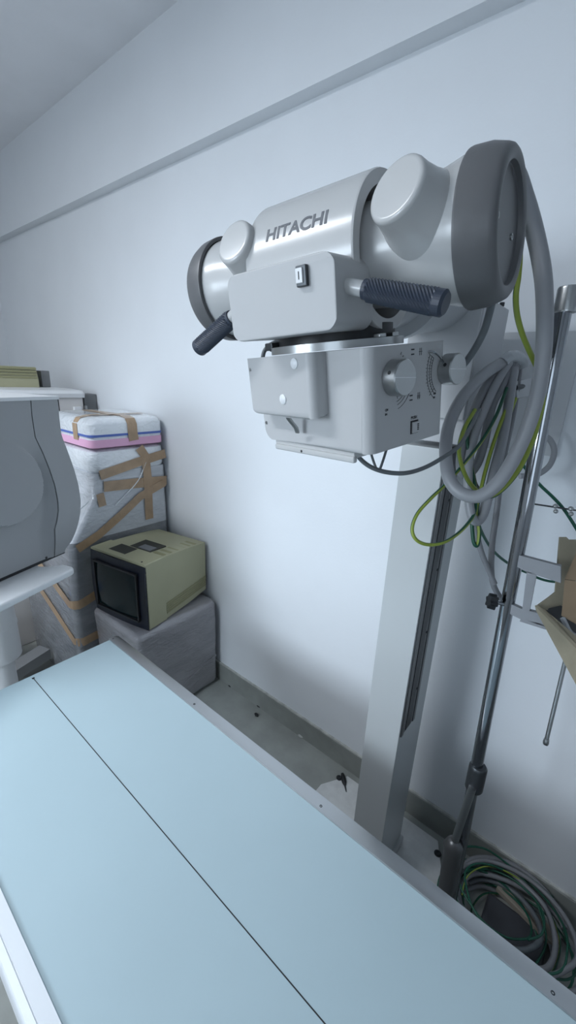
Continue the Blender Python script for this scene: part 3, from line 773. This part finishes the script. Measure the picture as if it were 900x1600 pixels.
# white machine behind, with an olive box on it
wm = thing('white_cabinet', 'low-lidded white machine behind the grey analyser and tall wrapped package', 'medical device', (-3.15, .8, 0)); add = W_(wm)
b = NB(); box(b, (-3.45, .15, .002), (-2.80, 1.285, 1.60), .006); bd = add('cabinet_body', b, M['beige'])
b = NB(); loft(b, [(1.60, -3.46, -2.79, .10, 1.30, .02), (1.625, -3.46, -2.785, .10, 1.305, .03), (1.643, -3.45, -2.80, .11, 1.295, .03), (1.650, -3.42, -2.85, .15, 1.26, .03)]); add('lid', b, M['offwhite'])
b = NB(); box(b, (-2.802, 1.128, .9), (-2.7985, 1.133, 1.60)); add('panel_seam', b, M['ink'], bd)
b = NB(); box(b, (-2.80, 1.215, 1.50), (-2.775, 1.262, 1.545), .003); add('hinge', b, M['offwhite'], bd)
b = NB(); box(b, (-2.80, 1.285, 1.48), (-2.78, 1.30, 1.55), .003); add('hinge', b, M['steel'], bd)
ov = thing('olive_box', 'olive ribbed plastic housing on top of the white machine', 'box', (-3.2, .8, 1.65)); add = W_(ov)
b = NB(); loft(b, [(1.6505, -3.42, -3.05, .45, 1.13, .01), (1.695, -3.42, -3.05, .45, 1.13, .01), (1.775, -3.40, -3.06, .45, 1.125, .01)]); add('housing', b, M['olive'])
for k in range(4):
    bb = NB(); z0 = 1.705 + .018 * k; panel(bb, [(-3.0505, .46, z0), (-3.0505, 1.12, z0), (-3.0525, 1.12, z0 + .010), (-3.0525, .46, z0 + .010)], .003); add('side_rib', bb, M['olive_dk'])
ag = tag(obj('power_adapter', box(NB(), (-3.20, 1.16, 1.6505), (-3.09, 1.215, 1.755), .005), M['greyblock']), 'small dark grey block standing between the olive housing and the wall', 'box')
gb_ = tag(obj('wall_mount_box', box(NB(), (-2.95, 1.31, 1.50), (-2.84, 1.397, 1.62), .006), M['greyblock']), 'grey box fixed on the wall behind the flat striped package', 'box')

# ================================================================== POLE STAND RIGHT OF THE COLUMN
pt = on_y(883.5, 470, .98); pb_ = on_y(727, 1290, .955)
pd = (pt - pb_).normalized(); p0 = pb_ - pd * (pb_.z / pd.z) + pd * .02
ivs = thing('infusion_stand', 'chrome pole stand leaning beside the x-ray column, holding a grey clamp bracket', 'stand', (p0.x, p0.y, 0)); add = W_(ivs)
b = NB(); rod(b, p0, pt, .0145, seg=28); add('pole', b, M['chrome'])
cbm = on_y(882.3, 489, .98)
b = NB(); lathe(b, cbm, pd, [(0, 0), (0, .0185), (.003, .0195), (.040, .0195), (.044, .018), (.044, 0)], 28); add('top_collar', b, M['steel'])
s1 = on_y(748, 1196, .9575); s0 = on_y(740, 1232, .956)
b = NB(); lathe(b, s0, s1 - s0, [(0, 0), (0, .020), (.004, .022), ((s1 - s0).length - .006, .022), ((s1 - s0).length, .018), ((s1 - s0).length, 0)], 24); add('joint_sleeve', b, M['darkmetal'])
lg1 = on_y(709, 1318, .93); lg0 = on_y(690, 1440, .90)
b = NB(); lathe(b, lg0, lg1 - lg0, [(-.04, 0), (-.04, .021), ((lg1 - lg0).length - .03, .023), ((lg1 - lg0).length - .008, .025), ((lg1 - lg0).length + .008, .018), ((lg1 - lg0).length + .014, .008), ((lg1 - lg0).length + .015, 0)], 28); add('leg', b, M['rail'])
b = NB(); rod(b, s0 + (s1 - s0) * .3 + Vector((0, -.022, 0)), lg1 + Vector((0, 0, -.01)), .0095, seg=18); add('brace_rod', b, M['steel'])
b = NB(); lathe(b, (p0.x, p0.y, 0), UP, [(.001, 0), (.001, .03), (.012, .03), (.03, .022), (.06, .016), (.06, 0)], 24); add('pole_foot', b, M['dark'])
# clamp bracket
YB_ = .975
def q_(u, v, y=YB_ - .018): return on_y(u, v, y)
brk = thing('clamp_bracket', 'grey metal clamp bracket with black knob gripping the chrome pole', 'bracket', tuple(on_y(800, 900, YB_))); add = W_(brk)
def plate(bm, pts, th=.010): panel(bm, [q_(*p) for p in pts], th)
b = NB(); plate(b, [(801, 865), (801, 882), (823, 894), (876, 911), (876, 885)], -.012); add('upper_arm', b, M['bracket'])
b = NB(); plate(b, [(823, 893), (816, 952), (827, 956), (838, 898)], -.010); add('upright_strip', b, M['bracket'])
b = NB(); plate(b, [(785, 938), (784, 953), (814, 968), (852, 979), (852, 961), (816, 952)], -.012); add('lower_arm', b, M['bracket'])
b = NB(); plate(b, [(814, 966), (812, 971), (853, 984), (853, 977)], -.05); add('shelf_lip', b, M['bracket'])
kc = q_(787, 944); ke = q_(770, 940, YB_ - .03)
b = NB(); rod(b, kc, ke, .004, seg=12); kn = add('clamp_screw', b, M['chrome'])
b = NB(); d_ = (ke - kc).normalized(); x_, y_ = frame_of(d_); ring0, ring1 = [], []
for k in range(36):
    r = .0155 + .0028 * math.cos(6 * 2 * PI * k / 36); v_ = (x_ * math.cos(2 * PI * k / 36) + y_ * math.sin(2 * PI * k / 36)) * r
    ring0.append(b.verts.new(ke - d_ * .006 + v_)); ring1.append(b.verts.new(ke + d_ * .010 + v_ * .95))
for k in range(36): b.faces.new((ring0[k], ring0[(k + 1) % 36], ring1[(k + 1) % 36], ring1[k]))
b.faces.new(ring1); b.faces.new(ring0); add('star_knob', b, M['dark'], kn)
# cardboard carton on the bracket
ct = thing('cardboard_carton', 'torn open brown cardboard carton wedged on the clamp bracket', 'carton', tuple(at(885, 960, .92))); add = W_(ct)
b = NB(); panel(b, [at(840, 945, .875), at(842, 953, .877), at(915, 1087, .76), at(915, 1022, .74)], .006); add('outer_wall', b, M['cardboard_lt'])
b = NB(); panel(b, [at(840, 945, .876), at(915, 1022, .741), at(915, 1006, .755), at(870, 968, .83), at(852, 953, .868)], -.004); add('rim_fold', b, M['cardboard_lt'])
b = NB(); panel(b, [at(875, 839, .905), at(873, 870, .90), at(868, 925, .895), at(858, 933, .89), at(840, 946, .88), at(852, 953, .882), at(866, 955, .886), at(882, 952, .90), at(915, 866, .905), at(915, 846, .905), at(900, 843, .905), at(889, 843, .905), at(885, 839, .905)], -.004); add('back_wall', b, M['cardboard_lt'])
b = NB(); panel(b, [at(882, 906, .855), at(880, 935, .853), at(877, 962, .85), at(915, 984, .815), at(915, 910, .825)], -.005); add('front_flap', b, M['cardboard'])
b = NB(); panel(b, [at(882, 905, .857), at(915, 909, .827), at(915, 830, .85)], -.005); add('flap_corner', b, M['cardboard'])
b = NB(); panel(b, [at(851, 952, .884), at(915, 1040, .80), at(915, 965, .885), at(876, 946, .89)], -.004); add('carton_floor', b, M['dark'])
b = NB(); tube(b, [at(*p) for p in [(879, 966, .845), (884, 976, .835), (889, 986, .825), (897, 993, .815), (915, 999, .80)]], .0055, 6, 6); add('crumpled_film', b, M['tie'])
# rods near the bracket
ra, rb = at(884, 1030, 1.06), at(853, 1160, 1.10)
hr_ = thing('hanging_rod', 'thin steel rod with round tip hanging below the cardboard carton', 'rod', tuple(rb)); add = W_(hr_)
b = NB(); rod(b, rb, ra, .0052, seg=14); add('rod', b, M['steel'])
b = NB(); lathe(b, rb, rb - ra, [(-.012, 0), (-.010, .0065), (0, .0075), (.006, .006), (.009, 0)], 16); add('tip', b, M['steel'])
ha, hb = at(811, 784, 1.12), at(910, 799, 1.06)
hk = thing('wire_hook', 'thin horizontal steel wire hook with bead nuts behind the chrome pole', 'hook', tuple(ha)); add = W_(hk)
b = NB(); rod(b, ha, hb, .0022, seg=10); add('wire', b, M['darkmetal'])
for u, v, d_ in ((868, 793, 1.085), (892, 797, 1.07)):
    b = NB(); bmesh.ops.create_uvsphere(b, u_segments=14, v_segments=8, radius=.0068, matrix=Matrix.Translation(at(u, v - 2, d_))); bmesh.ops.create_uvsphere(b, u_segments=14, v_segments=8, radius=.006, matrix=Matrix.Translation(at(u + .5, v + 6, d_))); add('bead_nut', b, M['steel'])

# wall panel with the cable hook
wp = thing('wall_panel', 'flat grey cover panel on the wall behind the hanging cable bundle', 'panel', (-.25, 1.39, 1.7)); add = W_(wp)
pz = on_y(815, 519, 1.385).z
b = NB(); box(b, (-.40, 1.380, 1.60), (-.155, 1.3995, pz), .002); add('cover', b, M['panel'])
hkp = at(806, 585, .93); hx = on_y(815, 585, 1.38)
b = NB(); panel(b, [at(806, 596, .95), at(808, 622, .95), at(836, 617, .98), at(834, 590, .98)], -.03); add('hook_bracket', b, M['carriage'])
b = NB(); rod(b, at(805, 606, .93), at(838, 600, 1.05), .006, seg=10); rod(b, at(838, 600, 1.05), hx + Vector((.0, .0, -.02)), .006, seg=10); add('hook_arm', b, M['darkmetal'])

# ================================================================== CABLES
def cable(name, pts, r, m, label, cat='cable', group=None, seg=10, twist=0.0):
    return tag(obj(name, tube(NB(), [at(*p) for p in pts], r, 8, seg, True, twist), M[m], None, 80), label, cat, group)
cable('high_voltage_hose', [(778, 262, .60), (803, 268, .585), (820, 310, .60), (836, 365, .62), (847, 420, .63), (851, 470, .65), (850, 540, .68), (843, 600, .70), (829, 655, .72), (808, 706, .74), (780, 752, .755), (750, 775, .77), (722, 771, .785), (704, 752, .80), (697, 722, .815), (697, 690, .83), (703, 660, .845), (718, 628, .86), (738, 603, .88), (762, 581, .90), (786, 566, .92)], .0125, 'hose',
      'thick pale grey hose looping from the tube end cap down and up again', 'hose', seg=18)
HG = 'grey hoses hung on the wall hook'
cable('grey_hose', [(795, 566, .92), (775, 600, .915), (757, 640, .91), (742, 678, .905), (732, 725, .90), (733, 785, .895), (742, 815, .89), (757, 800, .90), (770, 742, .91), (786, 680, .92), (797, 622, .925), (803, 575, .93)], .0095, 'hose', 'grey hose hanging in a long narrow loop, its bend lowest in the bundle', 'hose', HG, 14)
cable('grey_hose', [(799, 568, .935), (783, 604, .93), (768, 636, .93), (757, 689, .925), (746, 724, .92), (731, 742, .915), (720, 735, .91), (722, 700, .91), (735, 655, .915), (755, 612, .92), (783, 572, .93)], .0095, 'hose2', 'grey hose in a short loop close against the column side', 'hose', HG, 14)
cable('grey_hose', [(806, 568, .94), (797, 612, .935), (789, 670, .93), (776, 730, .925), (764, 775, .92), (752, 800, .92), (741, 806, .92)], .010, 'hose', 'grey hose hanging straight down at the right of the bundle', 'hose', HG, 14)
cable('grey_hose', [(812, 572, .96), (806, 620, .96), (800, 655, .96), (790, 700, .96), (783, 740, .96), (776, 800, .965), (769, 851, .97), (768, 898, .97), (776, 925, .98), (794, 948, .99)], .0068, 'hose2', 'slim grey cable running from the bundle down to the clamp knob', 'cable', HG, 12)
cable('grey_hose', [(741, 806, .92), (744, 828, .93), (752, 862, .95), (765, 894, .965), (773, 912, .97)], .0062, 'hose2', 'slim grey cable tail below the lowest bend of the bundle', 'cable', HG, 12)
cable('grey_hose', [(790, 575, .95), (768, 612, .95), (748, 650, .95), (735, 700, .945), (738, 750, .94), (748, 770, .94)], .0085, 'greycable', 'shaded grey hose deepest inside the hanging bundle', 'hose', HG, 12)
cable('coiled_hose', [(812, 744, 1.12), (838, 742, 1.12), (858, 728, 1.12), (866, 706, 1.12), (860, 688, 1.12), (845, 678, 1.12)], .0075, 'hose', 'pale hose bend showing behind the chrome pole', 'hose', None, 12)
b = NB(); tube(b, [at(786, 566, .915), at(795, 558, .915), at(806, 557, .925), at(815, 563, .935), at(820, 572, .94)], .013, 6, 14)
tag(obj('tape_binding', b, M['tie'], None, 80), 'clear tape binding around the top of the cable bundle', 'tape')
cable('grey_cable', [(770, 466, .62), (765, 488, .64), (756, 518, .66), (742, 545, .68), (726, 568, .70), (712, 582, .715), (700, 590, .73)], .0058, 'greycable', 'dark grey cable hanging from the end cap to behind the knob', 'cable')
cable('grey_cable', [(554, 700, .66), (562, 716, .665), (580, 730, .67), (605, 738, .68), (635, 739, .69), (665, 730, .71), (695, 713, .73), (718, 696, .76), (735, 668, .80), (750, 640, .85)], .0038, 'greycable', 'dark grey cable sagging from under the collimator to the bundle', 'cable')
cable('grey_cable', [(579, 706, .68), (584, 722, .69), (589, 734, .69), (593, 734, .69), (599, 718, .69), (604, 702, .69)], .0022, 'greycable', 'short v-shaped cable end under the collimator', 'cable')
cable('grey_cable', [(410, 562, .70), (413, 549, .70), (422, 539, .70), (436, 533, .70), (454, 531, .70), (475, 530, .69)], .0035, 'greycable', 'thin dark cable curving over the collimator front edge', 'cable')
EG = 'green and yellow earth wires of the bundle'
cable('earth_wire', [(806, 300, .60), (812, 380, .62), (810, 430, .64), (806, 462, .65), (808, 492, .67), (816, 522, .69), (827, 548, .71), (838, 572, .73), (848, 600, .75), (848, 630, .77), (842, 656, .76), (832, 690, .765), (812, 732, .775), (786, 764, .785), (764, 776, .80), (744, 766, .82), (728, 745, .84), (718, 715, .86), (718, 695, .87), (726, 668, .88), (742, 640, .89)], .0045, 'earth2', 'green-yellow earth wire following the thick hose from the end cap', 'wire', EG, 10, .02)
cable('earth_wire', [(792, 606, .91), (775, 650, .90), (752, 690, .89), (722, 728, .86), (696, 757, .84), (672, 780, .82), (652, 803, .81), (644, 826, .81), (650, 843, .81), (668, 851, .82), (692, 848, .83), (714, 835, .85), (732, 817, .87), (742, 800, .89), (744, 780, .90)], .0036, 'earth', 'green-yellow wire swinging out in a wide loop across the column', 'wire', EG, 10, .035)
cable('earth_wire', [(800, 620, .925), (786, 652, .92), (772, 690, .915), (760, 730, .91), (750, 772, .90), (745, 800, .90), (749, 830, .90), (746, 852, .90), (740, 846, .90), (737, 815, .90)], .0042, 'earth2', 'green-yellow wire hanging through the middle of the bundle', 'wire', EG, 10, .02)
cable('earth_wire', [(806, 622, .94), (796, 650, .935), (780, 700, .93), (768, 740, .925), (757, 778, .92)], .0038, 'earth2', 'green-yellow wire at the right side of the bundle', 'wire', EG, 10, .02)
cable('earth_wire', [(740, 640, .905), (730, 680, .90), (735, 720, .90), (742, 760, .90), (741, 800, .91)], .0036, 'earth', 'green-yellow wire at the left side of the bundle', 'wire', EG, 10, .02)
cable('earth_wire', [(744, 800, .93), (752, 830, .98), (772, 862, 1.05), (800, 884, 1.10), (824, 895, 1.12), (846, 905, 1.13), (868, 909, 1.13), (890, 905, 1.13)], .0036, 'green', 'dark green wire sagging along the wall to the cardboard carton', 'wire')
cable('earth_wire', [(800, 702, 1.08), (822, 733, 1.10), (844, 758, 1.10), (862, 775, 1.10), (878, 792, 1.10), (892, 812, 1.10), (912, 845, 1.10)], .0042, 'green', 'dark green wire running from the pole to the right edge', 'wire')
# the tangled coil on the floor under the pole
random.seed(21)
cc = Vector((.035, 1.215, 0))
def coil(name, turns, rx, ry, r, m, label, zlo, zhi, wob, ph, group, cat, dx=0, dy=0):
    pts = []; n = int(turns * 14)
    for k in range(n + 1):
        a = ph + 2 * PI * k / 14; w = 1 + wob * math.sin(a * .37 + ph * 3) + random.uniform(-.03, .03)
        x = cc.x + dx + rx * w * math.cos(a) + .02 * math.sin(a * .21 + ph); y = cc.y + dy + ry * w * math.sin(a) + .015 * math.cos(a * .29)
        z = zlo + (zhi - zlo) * (.5 + .5 * math.sin(a * .53 + ph * 2)) + r
        y = min(y, 1.375)
        pts.append(Vector((x, y, z)))
    return tag(obj(name, tube(NB(), pts, r, 5, 9, True, .03), M[m], None, 80), label, cat, group)
GG, GW = 'grey cables of the floor coil', 'green wires of the floor coil'
LG, LW = 'grey cable in the tangled coil lying on the floor under the pole', 'green wire in the tangled coil lying on the floor under the pole'
coil('coiled_cable', 2.3, .155, .135, .0085, 'hose2', LG, .002, .11, .10, .4, GG, 'cable')
coil('coiled_cable', 2.0, .175, .140, .0075, 'hose2', LG, .03, .14, .09, 2.2, GG, 'cable', .02)
coil('coiled_cable', 1.8, .135, .120, .0085, 'greycable', LG, .01, .10, .12, 4.1, GG, 'cable', -.02, .01)
coil('coiled_cable', 1.4, .195, .145, .0080, 'hose2', LG, .01, .09, .10, 5.2, GG, 'cable', .04, -.01)
for k, (t_, rx, ry, ph, dx) in enumerate(((2.6, .165, .140, .9, 0), (2.2, .145, .130, 2.9, -.02), (2.4, .185, .145, 4.4, .03), (1.6, .125, .11, 5.6, -.03))):
    coil('coiled_wire', t_, rx, ry, .0034, 'green', LW, .01, .15, .16, ph, GW, 'wire', dx)
coil('coiled_wire', 1.3, .12, .11, .0030, 'earth', 'yellow-green wire in the tangled coil lying on the floor', .02, .12, .22, 1.7, None, 'wire', .02)
b = NB(); bevel_box(b, (-.02, 1.07, .002), (.17, 1.29, .035), [('xyz', .01, 3, lambda m: True)])
tag(obj('cloth_bag', b, M['rubber'], None, 40), 'flat dark cloth bag inside the floor cable coil', 'bag')
b = NB(); box(b, (-.10, -.022, 0), (.10, .022, .02), .002); ws = obj('wood_strip', b, M['wood'], None, 40); ws.location = (.10, 1.30, .036); ws.rotation_euler = (0, 0, math.radians(-15))
tag(ws, 'pale wooden strip lying inside the floor cable coil', 'strip')

# ================================================================== SMALL THINGS ON THE FLOOR
ta = on_z(535, 1209, .016); tc_ = on_z(541, 1237, .016)
tt = thing('putty_knife', 'small black plastic tool lying on the white base plate', 'tool', (ta.x, ta.y, .012)); add = W_(tt)
b = NB(); d_ = (tc_ - ta); L_ = d_.length; lathe(b, ta, d_, [(0, 0), (0, .007), (L_ * .3, .0115), (L_ * .5, .010), (L_ * .65, .005), (L_ * .66, 0)], 14); add('handle', b, M['dark'])
b = NB(); lathe(b, ta, d_, [(L_ * .6, 0), (L_ * .6, .004), (L_, .002), (L_, 0)], 10); add('tip', b, M['darkmetal'])
def chip(u, v, s, m, label, cat='debris', group=None):
    p = on_z(u, v, 0); bb = NB(); bmesh.ops.create_icosphere(bb, subdivisions=2, radius=s, matrix=Matrix.Translation((p.x, p.y, s * .45)) @ Matrix.Diagonal((1.5, .9, .5, 1)))
    for w_ in bb.verts: w_.co += noise.noise_vector(w_.co * 90) * s * .35; w_.co.z = max(w_.co.z, .0005)
    tag(obj('rubble_chip', bb, M[m], None, 60), label, cat, group)
chip(470, 1151, .012, 'plaster', 'white plaster chip by the skirting, nearest the column')
chip(474, 1152, .007, 'dark', 'black crumb touching the white plaster chip by the skirting')
chip(401, 1118, .011, 'dark', 'dark crumb in the middle of the bare floor strip')
chip(386, 1088, .014, 'plaster', 'pale plaster crumb against the skirting, midway along the strip')
chip(359, 1072, .010, 'dark', 'dark crumb by the skirting nearest the low wrapped package')
chip(405, 1104, .010, 'dark', 'dark crumb against the skirting beside the pale plaster crumb')
